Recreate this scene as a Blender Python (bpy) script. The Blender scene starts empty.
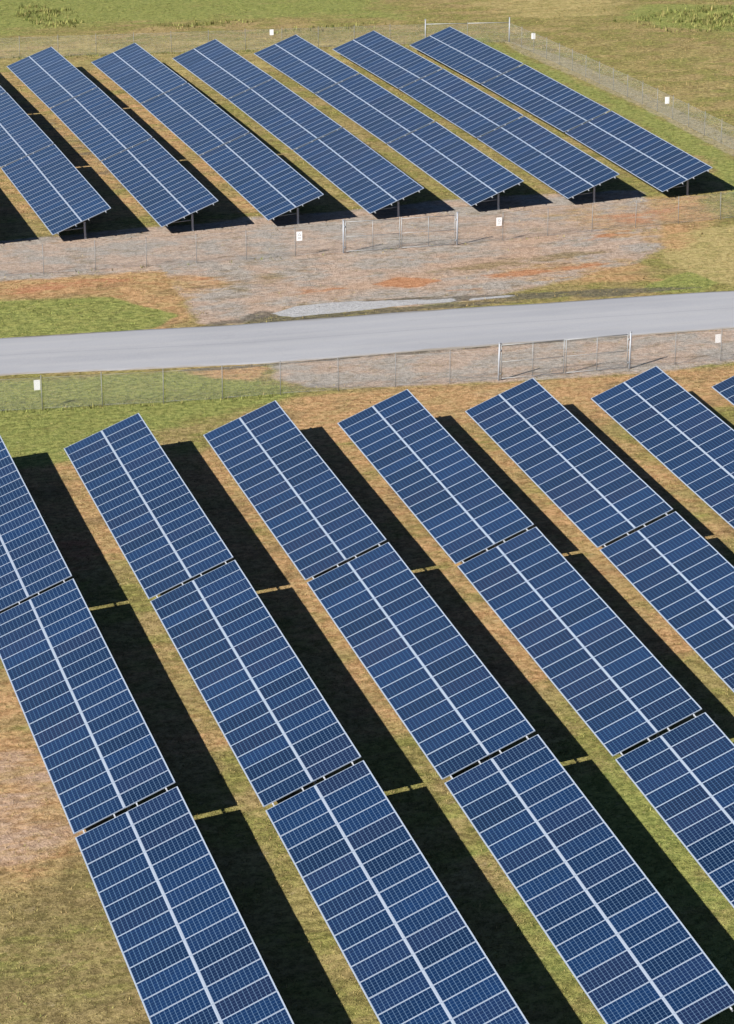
import bpy, bmesh, math, random
import numpy as np
from mathutils import Vector, Matrix
random.seed(7); rng = np.random.default_rng(11)
SC = bpy.context.scene; C = SC.collection
R = math.radians

# ------------------------------------------------------------------ camera
FPX = 2728.24
cam = bpy.data.cameras.new('camera'); co = bpy.data.objects.new('camera', cam); C.objects.link(co)
rt = Vector((0.91318106, -0.4049669, 0.04584932)); up = Vector((0.0991959, 0.32996674, 0.93876628)); fw = Vector((0.39529802, 0.85271552, -0.34149043))
m = Matrix((rt, up, -fw)).transposed().to_4x4(); m.translation = Vector((-14.6459, -126.8072, 46.7299))
co.matrix_world = m
cam.sensor_fit = 'VERTICAL'; cam.sensor_height = 36; cam.lens = FPX*36/1024
cam.shift_x = -395.0/1024; cam.shift_y = -49.18/1024
cam.clip_start = 1; cam.clip_end = 6000
SC.camera = co

# ------------------------------------------------------------------ sky, sun, exposure
SUNV = Vector((-1.2937, -0.6365, 1.0)).normalized()
w = bpy.data.worlds.new('World'); SC.world = w; w.use_nodes = True
nt = w.node_tree; nt.nodes.clear()
sky = nt.nodes.new('ShaderNodeTexSky'); sky.sky_type = 'NISHITA'; sky.sun_disc = False
sky.sun_elevation = math.asin(SUNV.z); sky.sun_rotation = math.atan2(SUNV.x, SUNV.y)
sky.air_density = .55; sky.dust_density = .1; sky.altitude = 1500; sky.ozone_density = 1.6
bg = nt.nodes.new('ShaderNodeBackground'); bg.inputs[1].default_value = 0.05
wo = nt.nodes.new('ShaderNodeOutputWorld'); nt.links.new(sky.outputs[0], bg.inputs[0]); nt.links.new(bg.outputs[0], wo.inputs[0])
sl = bpy.data.lights.new('sun', 'SUN'); sl.energy = 5.0; sl.angle = R(0.5); sl.color = (1.0, 0.93, 0.83)
so = bpy.data.objects.new('sun', sl); C.objects.link(so); so.rotation_euler = SUNV.to_track_quat('Z', 'Y').to_euler()
SC.cycles.diffuse_bounces = 1
SC.view_settings.view_transform = 'Standard'; SC.view_settings.look = 'None'; SC.view_settings.gamma = 1.0
SC.view_settings.exposure = 0.85; SC.view_settings.use_curve_mapping = False

# ------------------------------------------------------------------ terrain height (gently domed, falls away to the back)
def T(x, y):
    x = np.clip(x, -60, 140); y = np.clip(y, -110, 190)
    return -0.258*y*y/1e3 + 0.1257*x*y/1e3
def Tf(x, y): return float(T(x, y))

# ------------------------------------------------------------------ node helpers
def mat(name):
    mt = bpy.data.materials.new(name); mt.use_nodes = True
    n = mt.node_tree.nodes; l = mt.node_tree.links; b = n['Principled BSDF']
    return mt, n, l, b
def mth(n, l, op, a, b=None, c=None, clamp=False):
    q = n.new('ShaderNodeMath'); q.operation = op; q.use_clamp = clamp
    for i, v in enumerate((a, b, c)):
        if v is None: continue
        if isinstance(v, (int, float)): q.inputs[i].default_value = v
        else: l.new(v, q.inputs[i])
    return q.outputs[0]
def ramp(n, l, v, a, b):
    q = n.new('ShaderNodeMapRange'); q.interpolation_type = 'SMOOTHSTEP'; l.new(v, q.inputs[0]); q.inputs[1].default_value = a; q.inputs[2].default_value = b
    return q.outputs[0]
def mix(n, l, f, a, b):
    q = n.new('ShaderNodeMix'); q.data_type = 'RGBA'
    for s, v in ((q.inputs[0], f), (q.inputs[6], a), (q.inputs[7], b)):
        if isinstance(v, (int, float)): s.default_value = v
        elif isinstance(v, tuple): s.default_value = (*v, 1)
        else: l.new(v, s)
    return q.outputs[2]
def noise(n, l, co_, scale, detail=4, rough=.55, stretch=None, off=0.0):
    if stretch or off:
        mp = n.new('ShaderNodeMapping'); l.new(co_, mp.inputs[0])
        mp.inputs['Scale'].default_value = stretch or (1, 1, 1); mp.inputs['Location'].default_value = (off, off*.7, 0); co_ = mp.outputs[0]
    q = n.new('ShaderNodeTexNoise'); q.inputs['Scale'].default_value = scale; q.inputs['Detail'].default_value = detail; q.inputs['Roughness'].default_value = rough
    l.new(co_, q.inputs['Vector']); return q.outputs[0]
def attr(n, name):
    q = n.new('ShaderNodeAttribute'); q.attribute_name = name; return q.outputs['Fac']
def simple(name, col, rough=.6, metal=0.0, var=0.0, spec=.4):
    mt, n, l, b = mat(name)
    b.inputs['Roughness'].default_value = rough; b.inputs['Metallic'].default_value = metal; b.inputs['Specular IOR Level'].default_value = spec
    tc = n.new('ShaderNodeTexCoord'); nz = noise(n, l, tc.outputs['Object'], 6, 5)
    c = mix(n, l, nz, tuple(v*(1-var) for v in col), tuple(v*(1+var) for v in col)); l.new(c, b.inputs['Base Color'])
    return mt

# ------------------------------------------------------------------ ground cover zones (world metres): soft masks, broken up by noise in the shader
ZONES = {
 'grav': [([[-20,40],[6.85,41.3],[42.6,43.9],[53.8,43.0],[50.5,30],[47.0,25.7],[40,22.5],[34.8,20.5],[29.8,20.2],[24.4,22.4],[20.2,19.4],[18.1,20.1],[18.6,31.5],[5.6,32.5],[-20,34]],1.2,1),
          ([[20.0,12.2],[34.0,12.0],[70,10.5],[70,5.0],[45.4,5.2],[38.2,5.0],[31,5.6],[25.4,6.4],[21.3,7.4],[19.5,9.4]],0.9,1),
          ([[41.9,30],[46.4,31.3],[49.6,28.9],[47.5,27],[42.6,28.3]],.8,1),
          ([[9,6],[10,6],[10,5.9]],.1,.1)],
 'dead': [([[10,107.6],[64,101.2],[64,99.9],[10,106.2]],.5,.5),([[64.0,101.7],[66.0,92],[66.5,74.6],[66.7,52.5],[67,42],[65.2,38],[64.0,46.3],[64.2,68.5],[63.6,82.8],[63.0,96.3]],.5,1)],
 'soil': [([[-20,33.6],[5.6,32.5],[18.8,32.3],[17.8,21.2],[15.0,19.2],[16.6,21.8],[14.6,27.1],[5.1,28.6],[-20,28]],1.0,1),
          ([[17.8,32.1],[23.4,28.7],[21.6,26.5],[18.1,25.3]],1.4,.9),
          ([[37,26.5],[43.1,28.7],[47.6,27.2],[46.7,21.5],[41.0,21.6],[37,24.0]],1.6,.75),
          ([[44,38.5],[47.1,40.6],[57.6,41.4],[55.9,33.9],[50.5,27.6],[46.6,31.7]],1.8,.8),
          ([[16.2,4.0],[20.2,6.4],[25.5,6.1],[30.9,5.3],[38.7,4.6],[60,4.9],[60,-1],[43.3,-1.1],[34,-1.7],[28,-.5],[19.8,-1.7],[13.2,-1.5]],1.2,1),
          ([[15.6,11.9],[18.9,12.2],[20.2,11.2],[18.2,9.3],[16.0,10.1]],.8,1),
          ([[1.5,0],[9,0],[9,-14],[2.5,-16]],1.6,.62),([[9,0],[34,0],[36,-16],[28,-30],[12,-34]],2.5,.62),
          ([[2.5,-22],[8,-22],[10,-34],[4,-34]],1.6,.45),
          ([[-12,-16],[-1.8,-19],[1.0,-24],[2.6,-35],[1.6,-40],[-1.5,-41],[-12,-40]],2.2,.72),
          ([[5,100],[32,100],[33,72],[30,44],[12,44],[5,46]],3,.55)],
 'red':  [([[8,30.5],[14,31.5],[17.5,31],[16,29],[9,29]],.8,.5),([[33,22.9],[36,23.1],[36,22.6],[33,22.4]],.4,.5),([[47.5,37],[56,38.5],[54,35],[49,34]],1.2,.5),([[19.6,30],[24,28.8],[21,28]],.8,.55),([[29.5,25.5],[31.7,26.6],[34,25],[31.6,23.9]],.5,1),([[25,25.6],[28,25.9],[28.4,24.9],[25.2,24.6]],.5,.6),([[36.5,25.4],[40,26],[41.5,25],[38.2,24.3]],.7,.8),([[41.5,25.8],[45,26.8],[45.5,25.6],[42,24.8]],.8,.6),
          ([[33,30.4],[36,30.8],[36.4,29.9],[33.2,29.6]],.5,.35),([[44.5,31.2],[48,31.6],[51,33.8],[47,33.0]],.9,.5),([[4,-10],[6,-10],[6.5,-14],[4.6,-14]],.7,.5)],
 'pink': [([[-6,-29.5],[-.4,-30.5],[1.2,-34],[.8,-38],[-1.4,-39],[-6,-38.5]],1.8,.72),([[36,37],[52,38],[50,33],[38,30],[30,27],[22,27],[22,24],[30,23.4],[44,27],[42,31]],2.4,.75),
          ([[28.6,4.4],[31,4.6],[31,3.5],[28.4,3.4]],.5,.8)],
 'lush': [([[-30,27.5],[5.1,28.4],[14.5,27.3],[17.7,22.4],[15.9,20],[-30,22.3]],.8,1),
          ([[45,20.4],[49.3,23.1],[50.2,20],[48,18.6],[45.1,19.2]],.5,1),
          ([[-30,16],[-2,14.3],[14,12.3],[16,11.6],[20,8.8],[20.5,6.6],[16.5,4.2],[11.5,2.6],[9.0,.2],[3.7,-1.2],[-30,-3]],1.2,.9),([[66,47],[75,40],[75,33],[60,34],[58,38]],2,.6),
          ([[63.0,97],[63.3,82],[64.2,68],[64.4,45],[62.6,37],[59,40],[61.4,48],[61.4,70.8],[60.4,104],[63,103.4]],1.2,.85),
          ([[-30,116],[20,117],[30,122],[46,122],[60,118],[60,200],[-30,200]],6,.95),
          ([[13,-42],[20,-34],[30,-38],[42,-30],[42,-70],[10,-70]],5,.75),
          ([[-12,-44],[2,-42],[6,-56],[4,-70],[-12,-70]],5,.3),([[33,-2],[45,-2],[45,-18],[30,-20]],3,.3),
          ([[78.4,110.3],[83.5,118.1],[90,115],[110,112],[110,100],[87.1,98],[82.8,101.4],[79.7,106]],2,1)],
 'dry':  [([[51.5,32],[80,33.6],[80,16],[51.7,18.5],[49.6,20.5],[48.6,25.3]],1.4,1.25),
          ([[-30,113],[30,118],[40,111],[56,105.5],[60,100],[52,94],[13,84],[-30,84]],5,.5),
          ([[68,128],[86,127],[83,116],[72,110],[67,117]],4,.7),
          ([[68,100],[150,100],[150,45],[69,45]],6,.18)],
 'umber': [([[-12,-38],[2,-38],[7,-60],[-12,-70]],3,.6),([[-5,-16],[1,-16],[1,-30],[-8,-28]],2,.3),([[33,27.4],[44,29.5],[46,28.3],[38,26.2],[33,26.4]],.8,.75),([[20,27],[23,30],[26,29],[22,25.5]],.8,.6),([[36,34],[44,35.5],[44,34.6],[37,33.4]],.5,.4),([[24,22.6],[38,22.2],[50,20.4],[38,21.3],[24,21.9]],.5,.5)],
 'dark': [([[24.4,22.2],[30.4,22.3],[37.5,21.2],[43.7,20.8],[48.4,19.4],[43,18.9],[34.4,20.4],[30,21.4],[24.2,21.6]],.35,.85),
          ([[18.2,20.3],[20.5,20.9],[22.3,22.0],[23.4,20.4],[29.6,20.5],[35.5,20.3],[38,19.4],[29.5,19.2],[18,19.6]],.45,.8),
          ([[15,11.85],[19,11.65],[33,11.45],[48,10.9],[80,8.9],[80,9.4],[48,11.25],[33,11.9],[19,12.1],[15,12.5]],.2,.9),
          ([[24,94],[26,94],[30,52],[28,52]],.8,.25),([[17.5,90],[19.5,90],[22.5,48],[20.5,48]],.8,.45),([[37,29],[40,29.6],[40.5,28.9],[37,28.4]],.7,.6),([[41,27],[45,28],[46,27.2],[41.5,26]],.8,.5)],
 'pale': [([[22.3,21.0],[24,22.1],[26.6,22.4],[31.3,21.5],[33.5,21.1],[33.4,20.5],[31,20.7],[27,20.3],[23.4,20.1]],.2,1),([[34.2,20.9],[37.0,20.9],[37.0,20.5],[34.0,20.5]],.12,1)],
}
def zone(name, X, Y):
    out = np.zeros(X.shape)
    for poly, soft, amt in ZONES[name]:
        P = np.array(poly, float); n = len(P)
        sel = (X > P[:,0].min()-3*soft) & (X < P[:,0].max()+3*soft) & (Y > P[:,1].min()-3*soft) & (Y < P[:,1].max()+3*soft)
        x = X[sel]; y = Y[sel]; d = np.full(x.shape, 1e9); ins = np.zeros(x.shape, bool)
        for i in range(n):
            a = P[i]; b = P[(i+1) % n]; e = b-a
            t = np.clip(((x-a[0])*e[0]+(y-a[1])*e[1])/(e@e+1e-12), 0, 1)
            d = np.minimum(d, np.hypot(x-a[0]-t*e[0], y-a[1]-t*e[1]))
            cr = ((a[1] > y) != (b[1] > y)); xx = a[0]+(y-a[1])*e[0]/(e[1] if e[1] else 1e-9); ins ^= cr & (x < xx)
        s = np.clip(.5+np.where(ins, d, -d)/(2*soft), 0, 1); s = s*s*(3-2*s)*amt
        out[sel] = np.maximum(out[sel], s)
    return out
ZN = ['umber', 'dead', 'grav', 'soil', 'red', 'pink', 'lush', 'dry', 'dark', 'pale']

def mesh_np(name, V, F, mt, loops_per=4, attrs=None, smooth=False, parent=None):
    me = bpy.data.meshes.new(name)
    V = np.asarray(V, np.float32); F = np.asarray(F, np.int32)
    me.vertices.add(len(V)); me.vertices.foreach_set('co', V.ravel())
    me.loops.add(F.size); me.loops.foreach_set('vertex_index', F.ravel())
    me.polygons.add(len(F)); me.polygons.foreach_set('loop_start', np.arange(0, F.size, F.shape[1], dtype=np.int32))
    me.update(calc_edges=True)
    if smooth: me.polygons.foreach_set('use_smooth', np.ones(len(F), bool))
    for k, v in (attrs or {}).items():
        a = me.attributes.new(k, 'FLOAT', 'POINT'); a.data.foreach_set('value', np.asarray(v, np.float32))
    me.materials.append(mt)
    o = bpy.data.objects.new(name, me); C.objects.link(o); o.parent = parent
    return o
def grid(xs, ys):
    X, Y = np.meshgrid(xs, ys); nx, ny = len(xs), len(ys)
    i = np.arange(nx*ny).reshape(ny, nx)
    F = np.stack([i[:-1,:-1], i[:-1,1:], i[1:,1:], i[1:,:-1]], -1).reshape(-1, 4)
    return X.ravel(), Y.ravel(), F

# ------------------------------------------------------------------ ground material
def ground_material():
    mt, n, l, b = mat('ground')
    tc = n.new('ShaderNodeTexCoord'); P = tc.outputs['Object']
    big = noise(n, l, P, .085, 5, .6); mid = noise(n, l, P, .42, 6, .65, (.6, 1, 1), 17); mid2 = noise(n, l, P, 1.15, 6, .68, (.55, 1, 1), 43)
    fine = noise(n, l, P, 3.4, 6, .74, (.8, 1, 1), 5); grit = noise(n, l, P, 11.0, 4, .8, None, 31)
    e1 = noise(n, l, P, .33, 8, .72, (.5, 1, 1), 9); e2 = noise(n, l, P, .8, 8, .75, (.4, 1, 1), 23)
    def z(name, k=2.2, lo=.3, hi=.7, src=None):
        k *= 1.25
        v = mth(n, l, 'MULTIPLY_ADD', mth(n, l, 'SUBTRACT', src or e1, .5), k, attr(n, name))
        zz = ramp(n, l, v, lo, hi)
        return mth(n, l, 'MULTIPLY', zz, ramp(n, l, attr(n, name), 0.0, .12))
    f2 = mth(n, l, 'ADD', mth(n, l, 'MULTIPLY', ramp(n, l, fine, .39, .61), .62), mth(n, l, 'MULTIPLY', ramp(n, l, grit, .40, .60), .38))
    g2 = mth(n, l, 'ADD', mth(n, l, 'MULTIPLY', ramp(n, l, fine, .38, .62), .5), mth(n, l, 'MULTIPLY', ramp(n, l, grit, .38, .62), .5))
    m2 = ramp(n, l, mid, .42, .58); m3 = ramp(n, l, mid2, .43, .60); b2 = ramp(n, l, big, .38, .62)
    olive = mix(n, l, f2, (.095, .098, .027), (.34, .325, .105))
    tan = mix(n, l, f2, (.17, .13, .05), (.49, .385, .19))
    brown = mix(n, l, f2, (.10, .068, .032), (.28, .20, .105))
    c = mix(n, l, m2, olive, tan)
    c = mix(n, l, mth(n, l, 'MULTIPLY', b2, .5), c, olive)
    c = mix(n, l, mth(n, l, 'MULTIPLY', m3, .35), c, brown)
    lush = mix(n, l, f2, (.095, .125, .032), (.345, .365, .115)); lush = mix(n, l, mth(n, l, 'MULTIPLY', m3, .4), lush, olive)
    c = mix(n, l, z('lush', 2.2, .25, .8), c, lush)
    dry = mix(n, l, f2, (.24, .195, .08), (.52, .43, .20)); dry = mix(n, l, mth(n, l, 'MULTIPLY', m3, .45), dry, olive)
    c = mix(n, l, z('dry', 2.0, .25, .8), c, dry)
    soil = mix(n, l, f2, (.22, .125, .055), (.60, .385, .205)); soil = mix(n, l, mth(n, l, 'MULTIPLY', m3, .6), soil, tan); soil = mix(n, l, mth(n, l, 'MULTIPLY', ramp(n, l, mid, .52, .66), .7), soil, brown)
    c = mix(n, l, z('soil', 2.0, .25, .75), c, soil)
    gr = mix(n, l, g2, (.20, .18, .16), (.46, .425, .39)); gr2 = mix(n, l, g2, (.25, .185, .145), (.56, .44, .36))
    gr = mix(n, l, m2, gr, gr2); gr = mix(n, l, mth(n, l, 'MULTIPLY', ramp(n, l, mid2, .5, .68), .55), gr, brown)
    c = mix(n, l, z('grav', 1.4), c, gr)
    pink = mix(n, l, g2, (.25, .17, .12), (.56, .415, .32)); c = mix(n, l, z('pink', 1.8, .3, .8), c, pink)
    c = mix(n, l, mth(n, l, 'MULTIPLY', z('soil', 1.8, .5, .95, e2), .85), c, soil)
    c = mix(n, l, mth(n, l, 'MULTIPLY', z('umber', 2.4, .3, .8, e2), .7), c, mix(n, l, f2, (.10, .078, .033), (.30, .235, .115)))
    c = mix(n, l, z('red', 2.0, .3, .7, e2), c, mix(n, l, f2, (.28, .125, .06), (.52, .285, .165)))
    c = mix(n, l, z('lush', 1.2, .62, .95), c, lush)
    c = mix(n, l, mth(n, l, 'MULTIPLY', z('dead', 1.2, .3, .75), .8), c, mix(n, l, f2, (.20, .175, .11), (.42, .375, .25)))
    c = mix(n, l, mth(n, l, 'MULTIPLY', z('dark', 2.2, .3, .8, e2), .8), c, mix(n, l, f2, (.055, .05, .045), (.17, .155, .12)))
    c = mix(n, l, z('pale', .9, .4, .6, e2), c, mix(n, l, f2, (.33, .34, .36), (.44, .45, .48)))
    # scattered bare flecks, straw and stones
    sp = ramp(n, l, noise(n, l, P, 1.7, 6, .78, (.45, 1, 1), 53), .57, .70)
    c = mix(n, l, mth(n, l, 'MULTIPLY', sp, .6), c, (.085, .062, .032))
    sp = ramp(n, l, noise(n, l, P, 2.6, 6, .82, (.6, 1, 1), 71), .58, .70)
    c = mix(n, l, mth(n, l, 'MULTIPLY', sp, .5), c, (.52, .43, .28))
    l.new(c, b.inputs['Base Color']); b.inputs['Roughness'].default_value = .95; b.inputs['Specular IOR Level'].default_value = .12
    bp = n.new('ShaderNodeBump'); bp.inputs['Strength'].default_value = .8; bp.inputs['Distance'].default_value = .17
    l.new(mth(n, l, 'ADD', fine, mth(n, l, 'MULTIPLY', grit, .5)), bp.inputs['Height']); l.new(bp.outputs[0], b.inputs['Normal'])
    return mt
GM = ground_material()
xs = np.concatenate([[-3000, -1200, -500, -200, -110, -70], np.arange(-50, 110, .5), np.arange(110, 141, 3), [170, 260, 600, 1300, 3000]])
ys = np.concatenate([[-3000, -1200, -500, -250, -160, -120, -100], np.arange(-85, 0, .5), np.arange(0, 45, .33), np.arange(45, 170, .5), np.arange(170, 192, 3), [230, 320, 700, 1500, 3000]])
X, Y, F = grid(xs, ys)
rg = np.random.default_rng(3)
Z = T(X, Y)
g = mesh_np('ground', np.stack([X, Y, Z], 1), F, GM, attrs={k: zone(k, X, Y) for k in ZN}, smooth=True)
g['kind'] = 'structure'

# ------------------------------------------------------------------ road
def road_edges(x):
    xx = np.array([-400, 7.1, 20, 35, 50, 150, 500]); far = np.array([27, 20.7, 19.45, 19.05, 18.1, 12.5, -8]); near = np.array([22, 13.75, 12.05, 11.75, 11.1, 5.0, -17])
    return np.interp(x, xx, far), np.interp(x, xx, near)
mt, n, l, b = mat('road_asphalt')
tc = n.new('ShaderNodeTexCoord'); P = tc.outputs['Object']
a = noise(n, l, P, .22, 5, .6, (.35, 1.4, 1)); f = noise(n, l, P, 14, 4, .8); s_ = noise(n, l, P, .8, 6, .7, (.25, 1.8, 1), 8)
c = mix(n, l, ramp(n, l, a, .35, .65), (.255, .27, .31), (.295, .31, .35)); c = mix(n, l, mth(n, l, 'MULTIPLY', ramp(n, l, f, .35, .7), .3), c, (.40, .41, .43))
c = mix(n, l, mth(n, l, 'MULTIPLY', ramp(n, l, s_, .58, .75), .25), c, (.20, .205, .22))
tt = attr(n, 'across')
def band(c0, w_): return mth(n, l, 'SUBTRACT', 1.0, ramp(n, l, mth(n, l, 'ABSOLUTE', mth(n, l, 'SUBTRACT', mth(n, l, 'MULTIPLY_ADD', a, .05, tt), c0)), 0.0, w_))
tr = mth(n, l, 'ADD', mth(n, l, 'ADD', band(.22, .07), band(.44, .07)), mth(n, l, 'ADD', band(.62, .06), band(.83, .06)), None, True)
c = mix(n, l, mth(n, l, 'MULTIPLY', tr, .22), c, (.36, .37, .39))
seam = band(.525, .012); c = mix(n, l, mth(n, l, 'MULTIPLY', seam, .3), c, (.16, .165, .18))
eg = ramp(n, l, mth(n, l, 'MULTIPLY_ADD', mth(n, l, 'SUBTRACT', s_, .5), .22, mth(n, l, 'ABSOLUTE', mth(n, l, 'SUBTRACT', tt, .5))), .46, .52)
c = mix(n, l, mth(n, l, 'MULTIPLY', eg, .8), c, (.20, .175, .14))
vo = n.new('ShaderNodeTexVoronoi'); vo.feature = 'DISTANCE_TO_EDGE'; vo.inputs['Scale'].default_value = .16; dmp = n.new('ShaderNodeVectorMath'); dmp.operation = 'MULTIPLY_ADD'
nz3 = n.new('ShaderNodeTexNoise'); nz3.inputs['Scale'].default_value = .7; nz3.inputs['Detail'].default_value = 6; l.new(P, nz3.inputs['Vector']); l.new(nz3.outputs[1], dmp.inputs[0]); dmp.inputs[1].default_value = (2.5, 2.5, 0); l.new(P, dmp.inputs[2]); l.new(dmp.outputs[0], vo.inputs['Vector'])
ck = mth(n, l, 'MULTIPLY', mth(n, l, 'LESS_THAN', vo.outputs[0], .004), .05); c = mix(n, l, ck, c, (.12, .12, .13))
l.new(c, b.inputs['Base Color']); b.inputs['Roughness'].default_value = .85; b.inputs['Specular IOR Level'].default_value = .25
rx = np.concatenate([np.arange(-60, 110, .5)]); fe, ne = road_edges(rx)
rr_ = np.random.default_rng(5)
def wob(seed, amp): 
    q = np.random.default_rng(seed); v = np.zeros(len(rx))
    for s in (1.3, 3.1, 7.7, 17): v += np.interp(rx, np.arange(-62, 114, s), q.normal(0, 1, len(np.arange(-62, 114, s))))*amp*(s/17)**.5
    return v
fe = fe+wob(1, .08); ne = ne+wob(2, .06)
K = 24; V = []
for j in range(K+1):
    t = j/K; y = ne+(fe-ne)*t; V.append(np.stack([rx, y, T(rx, y)+.03+.05*(1-(2*t-1)**2)], 1))
for y in (ne-.04, fe+.04): V.append(np.stack([rx, y, T(rx, y)-.05], 1))
nx = len(rx); V = np.concatenate(V); F = []
order = [K+1]+list(range(K+1))+[K+2]
for a_, b_ in zip(order[:-1], order[1:]):
    i = np.arange(nx-1); F.append(np.stack([a_*nx+i, a_*nx+i+1, b_*nx+i+1, b_*nx+i], 1))
o = mesh_np('road', V, np.concatenate(F), mt, smooth=True, attrs={'across': np.repeat(np.concatenate([np.arange(K+1)/K, [0, 1]]), nx)}); o['kind'] = 'structure'

# ------------------------------------------------------------------ mesh helper for solids
class MB:
    def __init__(s): s.bm = bmesh.new()
    def box(s, x0, x1, y0, y1, z0, z1, mi=0, M=None):
        vs = [s.bm.verts.new((x, y, z)) for z in (z0, z1) for y in (y0, y1) for x in (x0, x1)]
        for q in ((0,2,3,1),(4,5,7,6),(0,1,5,4),(2,6,7,3),(0,4,6,2),(1,3,7,5)):
            f = s.bm.faces.new([vs[i] for i in q]); f.material_index = mi
        if M is not None:
            for v in vs: v.co = M @ v.co
        return s
    def tube(s, a, b, r, seg=10, mi=0, cap=True):
        a = Vector(a); b = Vector(b); d = (b-a).normalized(); u = d.orthogonal().normalized(); v = d.cross(u)
        A = []; B = []
        for i in range(seg):
            t = 2*math.pi*i/seg; o = (u*math.cos(t)+v*math.sin(t))*r; A.append(s.bm.verts.new(a+o)); B.append(s.bm.verts.new(b+o))
        for i in range(seg):
            j = (i+1) % seg; f = s.bm.faces.new((A[i], A[j], B[j], B[i])); f.smooth = True; f.material_index = mi
        if cap: s.bm.faces.new(A[::-1]); s.bm.faces.new(B)
        return s
    def mesh(s, name, *mats):
        me = bpy.data.meshes.new(name); bmesh.ops.recalc_face_normals(s.bm, faces=s.bm.faces); s.bm.to_mesh(me); s.bm.free()
        for q in mats: me.materials.append(q)
        return me
def put(name, me, parent=None, M=None):
    o = bpy.data.objects.new(name, me); C.objects.link(o); o.parent = parent
    if M is not None: o.matrix_local = M
    return o
def thing(name, label, cat, loc, rot=(0, 0, 0), group=None):
    o = bpy.data.objects.new(name, None); C.objects.link(o); o.empty_display_size = .3
    o.location = loc; o.rotation_euler = rot; o['label'] = label; o['category'] = cat
    if group: o['group'] = group
    return o

ALU = simple('anodised_aluminium', (.27, .325, .42), .45, 0.0, .06, .5)
GALV = simple('galvanised_steel', (.27, .29, .31), .5, .25, .15, .5)
GALVD = simple('dull_galvanised', (.20, .21, .22), .6, .1, .15, .3)
GALVM = simple('weathered_galvanised', (.32, .35, .40), .5, .15, .1, .5)
GALVW = simple('bright_galvanised', (.42, .45, .50), .5, .1, .1, .5)

# ------------------------------------------------------------------ solar cells material
def cell_material():
    mt, n, l, b = mat('solar_cells')
    uv = n.new('ShaderNodeUVMap'); sx = n.new('ShaderNodeSeparateXYZ'); l.new(uv.outputs[0], sx.inputs[0])
    U, Vv = sx.outputs[0], sx.outputs[1]       # metres from the laminate's corner: U across (short side), V along (long side)
    oi = n.new('ShaderNodeObjectInfo'); rnd = oi.outputs['Random']
    mu, mv = .012, .022; cu = (.928-2*mu+.0)/6; cv = (1.876-2*mv)/12
    def fr(x, m_, c_):
        q = mth(n, l, 'DIVIDE', mth(n, l, 'SUBTRACT', x, m_), c_); f_ = mth(n, l, 'FRACT', q)
        d = mth(n, l, 'MULTIPLY', mth(n, l, 'MINIMUM', f_, mth(n, l, 'SUBTRACT', 1.0, f_)), c_)
        return q, d
    qu, du = fr(U, mu, cu); qv, dv = fr(Vv, mv, cv)
    line = mth(n, l, 'MAXIMUM', mth(n, l, 'LESS_THAN', du, .0045), mth(n, l, 'LESS_THAN', dv, .0075))
    dia = mth(n, l, 'LESS_THAN', mth(n, l, 'ADD', du, dv), .024)
    line = mth(n, l, 'MAXIMUM', line, dia)
    out = mth(n, l, 'MAXIMUM', mth(n, l, 'MAXIMUM', mth(n, l, 'LESS_THAN', qu, 0.0), mth(n, l, 'GREATER_THAN', qu, 6.0)), mth(n, l, 'MAXIMUM', mth(n, l, 'LESS_THAN', qv, 0.0), mth(n, l, 'GREATER_THAN', qv, 12.0)))
    bus = mth(n, l, 'LESS_THAN', mth(n, l, 'ABSOLUTE', mth(n, l, 'SUBTRACT', mth(n, l, 'FRACT', mth(n, l, 'MULTIPLY', qu, 3.0)), .5)), .045)
    cell = mix(n, l, rnd, (.0008, .0100, .040), (.0028, .0200, .076))
    wn = n.new('ShaderNodeTexWhiteNoise'); wn.noise_dimensions = '3D'
    cb = n.new('ShaderNodeCombineXYZ'); l.new(mth(n, l, 'FLOOR', qu), cb.inputs[0]); l.new(mth(n, l, 'FLOOR', qv), cb.inputs[1]); l.new(mth(n, l, 'MULTIPLY', rnd, 91.0), cb.inputs[2]); l.new(cb.outputs[0], wn.inputs[0])
    cell = mix(n, l, mth(n, l, 'MULTIPLY', wn.outputs[0], .35), cell, (.0035, .0125, .040))
    hue = ramp(n, l, mth(n, l, 'FRACT', mth(n, l, 'MULTIPLY', rnd, 7.3)), .55, 1.0)
    cell = mix(n, l, mth(n, l, 'MULTIPLY', hue, .5), cell, (.009, .0135, .044))
    c = mix(n, l, mth(n, l, 'MULTIPLY', bus, .25), cell, (.05, .09, .19))
    c = mix(n, l, mth(n, l, 'MULTIPLY', line, .50), c, (.14, .24, .38))
    c = mix(n, l, out, c, (.27, .325, .42))
    l.new(c, b.inputs['Base Color']); b.inputs['Roughness'].default_value = .38
    b.inputs['Coat Weight'].default_value = .8; b.inputs['Coat Roughness'].default_value = .06; b.inputs['Coat IOR'].default_value = 1.45; b.inputs['Specular IOR Level'].default_value = .2
    return mt
CELL = cell_material()
BACK = simple('backsheet', (.5, .52, .55), .7)

# ------------------------------------------------------------------ solar tables
WP = 1.012; NM = 19; GAP = .295; TILT = R(21.868); LS = 2*1.956+.04; H0 = .60
MW, ML, MT = 1.000, 1.9735, .038
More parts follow.
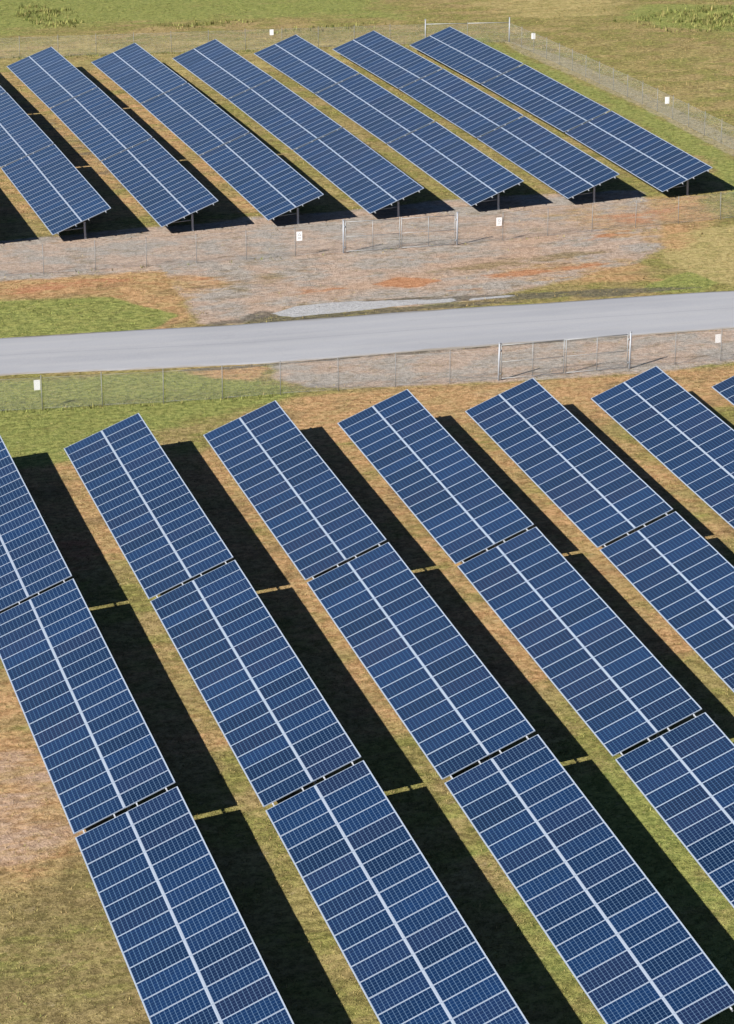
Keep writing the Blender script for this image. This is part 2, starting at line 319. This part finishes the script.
# laminate (cells) and its frame as separate meshes, centred on the module, top of the frame at z = 0
bm = bmesh.new(); hx, hy = ML/2-.026, MW/2-.014
vs = [bm.verts.new(v) for v in ((-hx,-hy,-.005),(hx,-hy,-.005),(hx,hy,-.005),(-hx,hy,-.005),(-hx,-hy,-.012),(hx,-hy,-.012),(hx,hy,-.012),(-hx,hy,-.012))]
uvl = bm.loops.layers.uv.new('UVMap')
tf = bm.faces.new(vs[:4]); bf = bm.faces.new(vs[7:3:-1]); bf.material_index = 1
for i in range(4): bm.faces.new((vs[i], vs[i+4], vs[(i+1)%4+4], vs[(i+1)%4])).material_index = 1
for f in (tf,):
    for lp in f.loops: lp[uvl].uv = ((lp.vert.co.y+hy)*.928/(2*hy), (lp.vert.co.x+hx)*1.876/(2*hx))
LAM = bpy.data.meshes.new('solar_module'); bm.to_mesh(LAM); bm.free(); LAM.materials.append(CELL); LAM.materials.append(BACK)
q = MB(); X0, Y0 = ML/2, MW/2
q.box(-X0, -X0+.032, -Y0, Y0, -MT, 0); q.box(X0-.032, X0, -Y0, Y0, -MT, 0)
q.box(-X0+.032, X0-.032, -Y0, -Y0+.019, -MT, 0); q.box(-X0+.032, X0-.032, Y0-.019, Y0, -MT, 0)
FRM = q.mesh('module_frame', ALU)
TLEN = NM*WP
PUR = [.09, .39, .61, .90]
q = MB(); hl = TLEN/2+GAP/2-.006
q.box(-.024, .024, -hl, hl, -.012, -.002); q.box(-.024, -.018, -hl, hl, -.07, -.012); q.box(-.024, .024, -hl, hl, -.08, -.07)
PURM = q.mesh('purlin', GALVW)
RL = LS*.88
RAFM = MB().box(-RL/2, RL/2, -.03, -.024, -.12, 0).box(-RL/2, RL/2, -.024, .03, -.007, 0).box(-RL/2, RL/2, -.024, .03, -.12, -.113).mesh('rafter', GALV)
tanT = math.tan(TILT); cosT = math.cos(TILT); sinT = math.sin(TILT)
hs = .28                                        # local x of the post
ztop = H0+(hs+LS/2*cosT)*tanT-.20-.12
POSTM = MB().box(-.05, .05, -.004, .004, -1.2, ztop).box(-.058, -.05, -.05, .05, -1.2, ztop).box(.05, .058, -.05, .05, -1.2, ztop).mesh('post', GALVW)
xb = -.95; zb = H0+(xb+LS/2*cosT)*tanT-.30
BRM = MB().tube((hs-.06, .035, .75), (xb, .035, zb), .03, 8).mesh('brace', GALV)
CLM = None
def slope_pt(s):                                # local x, z of a point at slope fraction s on the module plane
    return -LS/2*cosT+s*LS*cosT, H0+s*LS*sinT
ROT = Matrix.Rotation(-TILT, 4, 'Y')
def make_table(loc, slope, label, group):
    t = thing('solar_table', label, 'solar table', loc, (slope, 0, 0), group)
    for side, s in ((0, .25), (1, .75)):
        x, z = slope_pt(s)
        for k in range(NM):
            y = TLEN/2-(k+.5)*WP
            J = Matrix.Rotation(random.gauss(0, .0028), 4, 'Y') @ Matrix.Rotation(random.gauss(0, .0028), 4, 'X')
            a = put('solar_module', LAM, t, Matrix.Translation((x, y, z+random.uniform(-.003, .003))) @ ROT @ J)
            put('module_frame', FRM, a)
    for s in PUR:
        x, z = slope_pt(s); put('purlin', PURM, t, Matrix.Translation((x, 0, z)) @ ROT @ Matrix.Translation((0, 0, -MT-.004)))
    for k in range(7):
        y = TLEN/2-.62-k*(TLEN-1.24)/6
        x, z = slope_pt(.5); put('rafter', RAFM, t, Matrix.Translation((x, y, z)) @ ROT @ Matrix.Translation((0, 0, -MT-.088)))
        put('post', POSTM, t, Matrix.Translation((hs, y, 0))); put('brace', BRM, t, Matrix.Translation((0, y, 0)))
    return t
PITCH = 6.8049
def place(block, row, tab, label, group):
    dx, dy, dz = OFF.get((block, row), (0, 0, 0))
    x = row*PITCH+LS/2*cosT+dx; y = -(tab+.5)*(TLEN)-tab*GAP+dy
    if block: x += 6.5599; y += 98.1231
    sl_ = (Tf(x, y+9)-Tf(x, y-9))/18
    z0 = Tf(x, y); z0 = (Tf(x, y+9.6)+Tf(x, y-9.6)+2*z0)/4
    make_table((x, y, z0+dz-(.055 if block else 0)), math.atan(sl_), label, group)
OFF = {(0,0):(.025,.197,-.10),(0,1):(-.049,-.26,.12),(0,2):(-.007,0,.03),(0,3):(-.044,-.166,.045),(0,4):(-.126,-.197,.044),(0,5):(.033,0,0),(0,6):(.11,0,0),
       (1,1):(.067,0,.016),(1,2):(.032,.077,.014),(1,3):(.022,-.043,0),(1,4):(-.083,-.042,-.03),(1,6):(.014,.09,0),(1,7):(.077,.235,-.018)}
ORD = ['first', 'second', 'third', 'fourth', 'fifth', 'sixth', 'seventh', 'eighth', 'ninth']
FRONT = {(0,0),(0,1),(0,2),(1,0),(1,1),(1,2),(2,0),(2,1),(2,2),(3,0),(3,1),(3,2),(4,0),(4,1),(5,0),(6,0)}
WH = ['far table, nearest the road,', 'middle table', 'near table, nearest the camera,']
for r_, t_ in sorted(FRONT):
    nm = {0: 'leftmost', 6: 'rightmost'}.get(r_, ORD[r_]+' from left')
    place(0, r_, t_, f'{WH[t_]} of the {nm} blue solar row below the road', 'solar tables in the field below the road')
WH2 = ['far table, beside the back fence,', 'middle table', 'near table, facing the gravel,']
for r_ in range(0, 8):
    for t_ in range(3):
        if r_ == 0 and t_ < 1: continue
        nm = {0: 'leftmost, cut off,', 1: 'second from left', 7: 'rightmost'}.get(r_, ORD[r_]+' from left')
        place(1, r_, t_, f'{WH2[t_]} of the {nm} solar row above the road', 'solar tables in the field above the road')

# ------------------------------------------------------------------ chain-link fences
def fabric_material():
    mt, n, l, b = mat('chain_link')
    uv = n.new('ShaderNodeUVMap'); sx = n.new('ShaderNodeSeparateXYZ'); l.new(uv.outputs[0], sx.inputs[0])
    p_ = mth(n, l, 'DIVIDE', mth(n, l, 'ADD', sx.outputs[0], sx.outputs[1]), .075); q_ = mth(n, l, 'DIVIDE', mth(n, l, 'SUBTRACT', sx.outputs[0], sx.outputs[1]), .075)
    def ln(v): return mth(n, l, 'LESS_THAN', mth(n, l, 'ABSOLUTE', mth(n, l, 'SUBTRACT', mth(n, l, 'FRACT', v), .5)), .032)
    wire = mth(n, l, 'MAXIMUM', ln(p_), ln(q_))
    l.new(wire, b.inputs['Alpha']); b.inputs['Base Color'].default_value = (.33, .36, .38, 1); b.inputs['Roughness'].default_value = .5
    return mt
CHAIN = fabric_material()
def fabric(name, pts, h, parent, inv):
    me = bpy.data.meshes.new(name); bm = bmesh.new(); uvl = bm.loops.layers.uv.new('UVMap'); s = 0
    for (x0, y0), (x1, y1) in zip(pts[:-1], pts[1:]):
        d = math.hypot(x1-x0, y1-y0)
        vs = [bm.verts.new(inv @ Vector(v)) for v in ((x0, y0, Tf(x0, y0)+.04), (x1, y1, Tf(x1, y1)+.04), (x1, y1, Tf(x1, y1)+h), (x0, y0, Tf(x0, y0)+h))]
        f = bm.faces.new(vs)
        for lp, u_ in zip(f.loops, ((s, 0), (s+d, 0), (s+d, h-.04), (s, h-.04))): lp[uvl].uv = u_
        s += d
    bm.to_mesh(me); bm.free(); me.materials.append(CHAIN)
    return put(name, me, parent)
def fence(pts, label, group, h=1.87, fab=1.75, thick=(), rail=False, cap_h=2.14):
    x0, y0 = pts[0]; t = thing('chain_link_fence', label, 'fence', (x0, y0, Tf(x0, y0)), group=group)
    inv = Matrix.Translation((-x0, -y0, -Tf(x0, y0)))
    LP = MB().tube((0, 0, -.3), (0, 0, h-.02), .019).tube((0, 0, h-.03), (0, 0, h), .028).mesh('fence_post', GALVD)
    TP = MB().tube((0, 0, -.3), (0, 0, cap_h-.03), .05, 12).tube((0, 0, cap_h-.04), (0, 0, cap_h), .068, 12).mesh('terminal_post', GALVM)
    for i, (x, y) in enumerate(pts):
        tk = i in thick
        put('terminal_post' if tk else 'fence_post', TP if tk else LP, t, inv @ Matrix.Translation((x, y, Tf(x, y))) @ Matrix.Rotation(random.gauss(0, .008), 4, 'Y'))
    off = [(x, y+.045) for x, y in pts]
    fabric('fence_fabric', off, fab, t, inv)
    for zz in (fab-.02, .1):
        q = MB()
        for (a0, b0), (a1, b1) in zip(off[:-1], off[1:]): q.tube(inv @ Vector((a0, b0, Tf(a0, b0)+zz)), inv @ Vector((a1, b1, Tf(a1, b1)+zz)), .004, 5)
        put('tension_wire', q.mesh('tension_wire', GALV), t)
    if rail:
        q = MB()
        for (a0, b0), (a1, b1) in list(zip(pts[:-1], pts[1:]))[rail:]: q.tube(inv @ Vector((a0, b0, Tf(a0, b0)+fab)), inv @ Vector((a1, b1, Tf(a1, b1)+fab)), .024, 8)
        put('top_rail', q.mesh('top_rail', GALVW), t)
    return t
def gate(p0, p1, label, h=2.0):
    x0, y0 = p0; x1, y1 = p1; zc = Tf(x0, y0); t = thing('double_gate', label, 'gate', (x0, y0, zc), (0, 0, math.atan2(y1-y0, x1-x0)), 'double gates in the chain link fences')
    L_ = math.hypot(x1-x0, y1-y0); half = L_/2
    for s in (0, 1):
        a = .14 if s == 0 else half+.06; b_ = half-.06 if s == 0 else L_-.14; mid = (a+b_)/2
        q = MB()
        for xx in (a, b_): q.tube((xx, 0, .08), (xx, 0, h+.08), .024)
        q.tube((mid, 0, .08), (mid, 0, h+.03), .019)
        for zz, r in ((.1, .017), (h*.52, .014), (h-.02, .019)): q.tube((a, 0, zz), (b_, 0, zz), r)
        lf = put('gate_leaf', q.mesh('gate_leaf', GALV), t)
        me = bpy.data.meshes.new('gate_fabric'); bm = bmesh.new(); uvl = bm.loops.layers.uv.new('UVMap')
        f = bm.faces.new([bm.verts.new(v) for v in ((a, .03, .1), (b_, .03, .1), (b_, .03, h), (a, .03, h))])
        for lp in f.loops: lp[uvl].uv = (lp.vert.co.x, lp.vert.co.z)
        bm.to_mesh(me); bm.free(); me.materials.append(CHAIN); put('gate_fabric', me, lf)
        hg = MB()
        hx_ = .09 if s == 0 else L_-.09
        for zz in (.35, h-.3): hg.tube((hx_, 0, zz-.05), (hx_, 0, zz+.05), .05)
        put('hinge', hg.mesh('hinge', GALV), lf)
    return t
def lin(a, b, n_): return [(a[0]+(b[0]-a[0])*i/n_, a[1]+(b[1]-a[1])*i/n_) for i in range(n_+1)]
G = 'chain link fences around the solar fields'
f1 = [(-5.2, 9.2), (-2.1, 8.9), (1.0, 8.5), (4.1, 8.15), (7.15, 7.79), (10.12, 7.45), (13.18, 7.08), (16.2, 6.85), (19.25, 6.75), (22.3, 6.5), (25.35, 6.3), (28.3, 6.06), (30.97, 5.84)]
fence(f1, 'long chain link fence along the grass left of the lower gate', G, thick=(12,))
gate((30.97, 5.84), (38.53, 5.82), 'galvanised double gate with mid rail below the road')
fence([(38.53, 5.82), (41.2, 5.75), (43.95, 5.72), (46.8, 5.65), (49.7, 5.6), (52.6, 5.5)], 'chain link fence right of the lower gate, over grey gravel', G, thick=(0,))
fence(lin((-.5, 33.2), (29.95, 32.71), 10), 'faint chain link fence on gravel, left of the upper gate', G, thick=(10,), fab=1.8)
gate((29.95, 32.71), (37.29, 32.6), 'galvanised double gate in front of the upper solar rows')
fence(lin((37.29, 32.6), (65.3, 34.6), 9), 'faint chain link fence right of the upper gate, by orange soil', G, thick=(0,), fab=1.8)
fence(lin((10, 106.9), (56.77, 101.74), 15)+lin((56.77, 101.74), (64.06, 100.47), 2)[1:], 'back chain link fence behind the far ends of solar rows', G, thick=(15, 17), rail=15, cap_h=2.2)
fence(lin((64.06, 100.3), (65.35, 36.8), 21), 'side chain link fence along the dead grass strip at right', G, rail=False)

# ------------------------------------------------------------------ signs on the fences
WHITE = simple('white_sign_paint', (.93, .94, .97), .4, 0, .01)
INK = simple('faded_sign_ink', (.42, .43, .45), .6)
def sign(x, y, zc, label, marks, w_=.38, h_=.56, name='fence_sign'):
    t = thing(name, label, 'sign', (x, y, Tf(x, y)), (0, 0, 0), 'white signs on the chain link fences')
    q = MB(); q.box(-w_/2, w_/2, -.004, .004, zc-h_/2, zc+h_/2); me = q.mesh('sign_plate', WHITE)
    pl = put('sign_plate', me, t)
    bm_ = MB()
    for sx_ in (-.12, .12):
        for sz in (-.22, .22): bm_.tube((sx_, -.012, zc+sz), (sx_, .012, zc+sz), .009, 6)
    put('bolt', bm_.mesh('bolt', GALV), t)
    if marks:                                   # worn pictogram: a triangle outline over two bars
        q = MB()
        P3 = [Vector((-.10, -.0065, zc+.03)), Vector((.10, -.0065, zc+.03)), Vector((0, -.0065, zc+.20))]
        for i in range(3): q.tube(P3[i], P3[(i+1) % 3], .012, 6)
        q.box(-.11, .11, -.0075, -.0045, zc-.10, zc-.07); q.box(-.11, .11, -.0075, -.0045, zc-.17, zc-.14)
        put('sign_marking', q.mesh('sign_marking', INK), pl)
sign(6.95, 7.90, 1.33, 'plain white sign on the lower fence over the green grass', False, .31, .54)
sign(43.78, 5.83, 1.28, 'plain white sign on the lower fence at right, right of gate', False, .33, .50)
sign(27.15, 32.66, 1.30, 'white marked sign left of the upper gate, before the shadows', True, .36, .58)
sign(40.1, 32.70, 1.30, 'white marked sign right of the upper gate on the gravel', True, .36, .54)
sign(43.4, 103.1, 1.50, 'small white sign on the back fence, leftmost of the far signs', False, .34, .50)
sign(64.2, 94.5, 1.45, 'small white sign just past the far fence corner', False, .36, .50)
sign(64.75, 65.1, 1.28, 'small white sign halfway along the right side fence', False, .36, .54)

# ------------------------------------------------------------------ grass tufts and weeds
def veg_material(name):
    mt, n, l, b = mat(name)
    r_ = attr(n, 'rnd'); g_ = attr(n, 'green')
    dryc = mix(n, l, r_, (.12, .09, .036), (.45, .34, .16)); grn = mix(n, l, r_, (.055, .085, .018), (.25, .29, .08))
    l.new(mix(n, l, g_, dryc, grn), b.inputs['Base Color']); b.inputs['Roughness'].default_value = .8; b.inputs['Specular IOR Level'].default_value = .15
    return mt
VEG = veg_material('grass_blades')
def tufts(name, N_, box, hgt, wid, keep, green, blades=3):
    x = rng.uniform(box[0], box[1], N_); y = rng.uniform(box[2], box[3], N_)
    k = keep(x, y) > rng.uniform(0, 1, N_); x = x[k]; y = y[k]; M_ = len(x)
    gr = np.clip(green(x, y)+rng.normal(0, .22, M_), 0, 1); rn = np.clip(rng.normal(.48, .40, M_), 0, 1); sc_ = rng.lognormal(0, .22, M_)
    Vs = []; Gs = []; Rs = []
    for b_ in range(blades):
        a = rng.uniform(0, 2*math.pi, M_); ln = rng.uniform(.2, .9, M_); h = hgt*sc_*rng.uniform(.6, 1.2, M_); ww = wid*sc_
        ox = x+rng.normal(0, wid*1.5, M_); oy = y+rng.normal(0, wid*1.5, M_); z = T(ox, oy)-.01
        p = np.stack([ox-np.sin(a)*ww/2, oy+np.cos(a)*ww/2, z], 1); q = np.stack([ox+np.sin(a)*ww/2, oy-np.cos(a)*ww/2, z], 1)
        t_ = np.stack([ox+np.cos(a)*h*ln, oy+np.sin(a)*h*ln, z+h], 1)
        Vs.append(np.stack([p, q, t_], 1).reshape(-1, 3)); Gs.append(np.repeat(gr, 3)); Rs.append(np.repeat(np.clip(rn+rng.normal(0, .1, M_), 0, 1), 3))
    V = np.concatenate(Vs); F = np.arange(len(V)).reshape(-1, 3)
    o = mesh_np(name, V, F, VEG, attrs={'green': np.concatenate(Gs), 'rnd': np.concatenate(Rs)}); o['kind'] = 'stuff'
    return o
def bare(x, y):
    fe_, ne_ = road_edges(x); on = (y > ne_-.15) & (y < fe_+.15)
    v = 1-np.maximum.reduce([zone('grav', x, y)*.95, zone('soil', x, y)*.65, zone('red', x, y), zone('pink', x, y)*.9, zone('dark', x, y)*.6, zone('pale', x, y)])
    return np.where(on, 0, v*(1-.6*zone('dry', x, y)))
def clump(x, y, s=1.0, seed=0):
    q = np.random.default_rng(seed); v = np.zeros(x.shape)
    for i in range(7):
        kx, ky = q.normal(0, 1/s, 2); v += np.sin(kx*x+ky*y+q.uniform(0, 6.3))
    return 1/(1+np.exp(-v*.9))
def lushf(x, y): return np.clip(zone('lush', x, y)*.8+.22+.25*(clump(x, y, 2.5, 4)-.5)-zone('dry', x, y)*.4-zone('soil', x, y)*.35, 0, 1)
o = tufts('grass', 260000, (-9, 56, -66, 12), .06, .026, lambda x, y: bare(x, y)*(.25+.75*clump(x, y, .8, 2)), lushf)
o['label'] = 'short mixed green and straw grass between the lower solar rows'
o = tufts('grass', 260000, (-5, 112, 17, 150), .075, .038, lambda x, y: bare(x, y)*(.2+.8*clump(x, y, .9, 3)), lushf)
o['label'] = 'olive and green meadow grass around the upper solar rows'
def soft(x, y, cx, cy, a_, b_): return np.clip(1.25-((x-cx)/a_)**2-((y-cy)/b_)**2, 0, 1)
wz = lambda x, y: (soft(x, y, 93, 106, 15, 8)+soft(x, y, 29, 130, 2.6, 9)*.8+soft(x, y, 41, 119, 5, 2.5)*.3+soft(x, y, 52, 113, 9, 1.6)*.25)*(.06+.94*np.clip(clump(x, y, 1.1, 9)*1.6-.45, 0, 1)*clump(x, y, .35, 19))
o = tufts('weeds', 150000, (20, 112, 94, 142), .30, .08, wz, lambda x, y: .72+0*x, 3)
o['label'] = 'taller dark green weeds growing in the field behind'
fl = lambda x, y: np.where((np.abs(x-67.2) < .7) & (y < 101) & (y > 37), .35, 0)+np.where((np.abs(y-100.47-(64.06-x)*.119) < .7) & (x > 10) & (x < 64), .5, 0)+np.where((np.abs(y-np.interp(x, [p_[0] for p_ in f1], [p_[1] for p_ in f1])) < .35) & (x < 20), .7, 0)+np.where((np.abs(y-32.7) < .25) & (x < 62), .12, 0)
fl2 = lambda x, y: fl(x, y)*(.3+.7*clump(x, y, .6, 8))
o = tufts('fence_weeds', 260000, (-5, 66, 5, 108), .15, .04, fl2, lambda x, y: .75+0*x, 3)
o['label'] = 'uncut weeds growing along the foot of the fences'
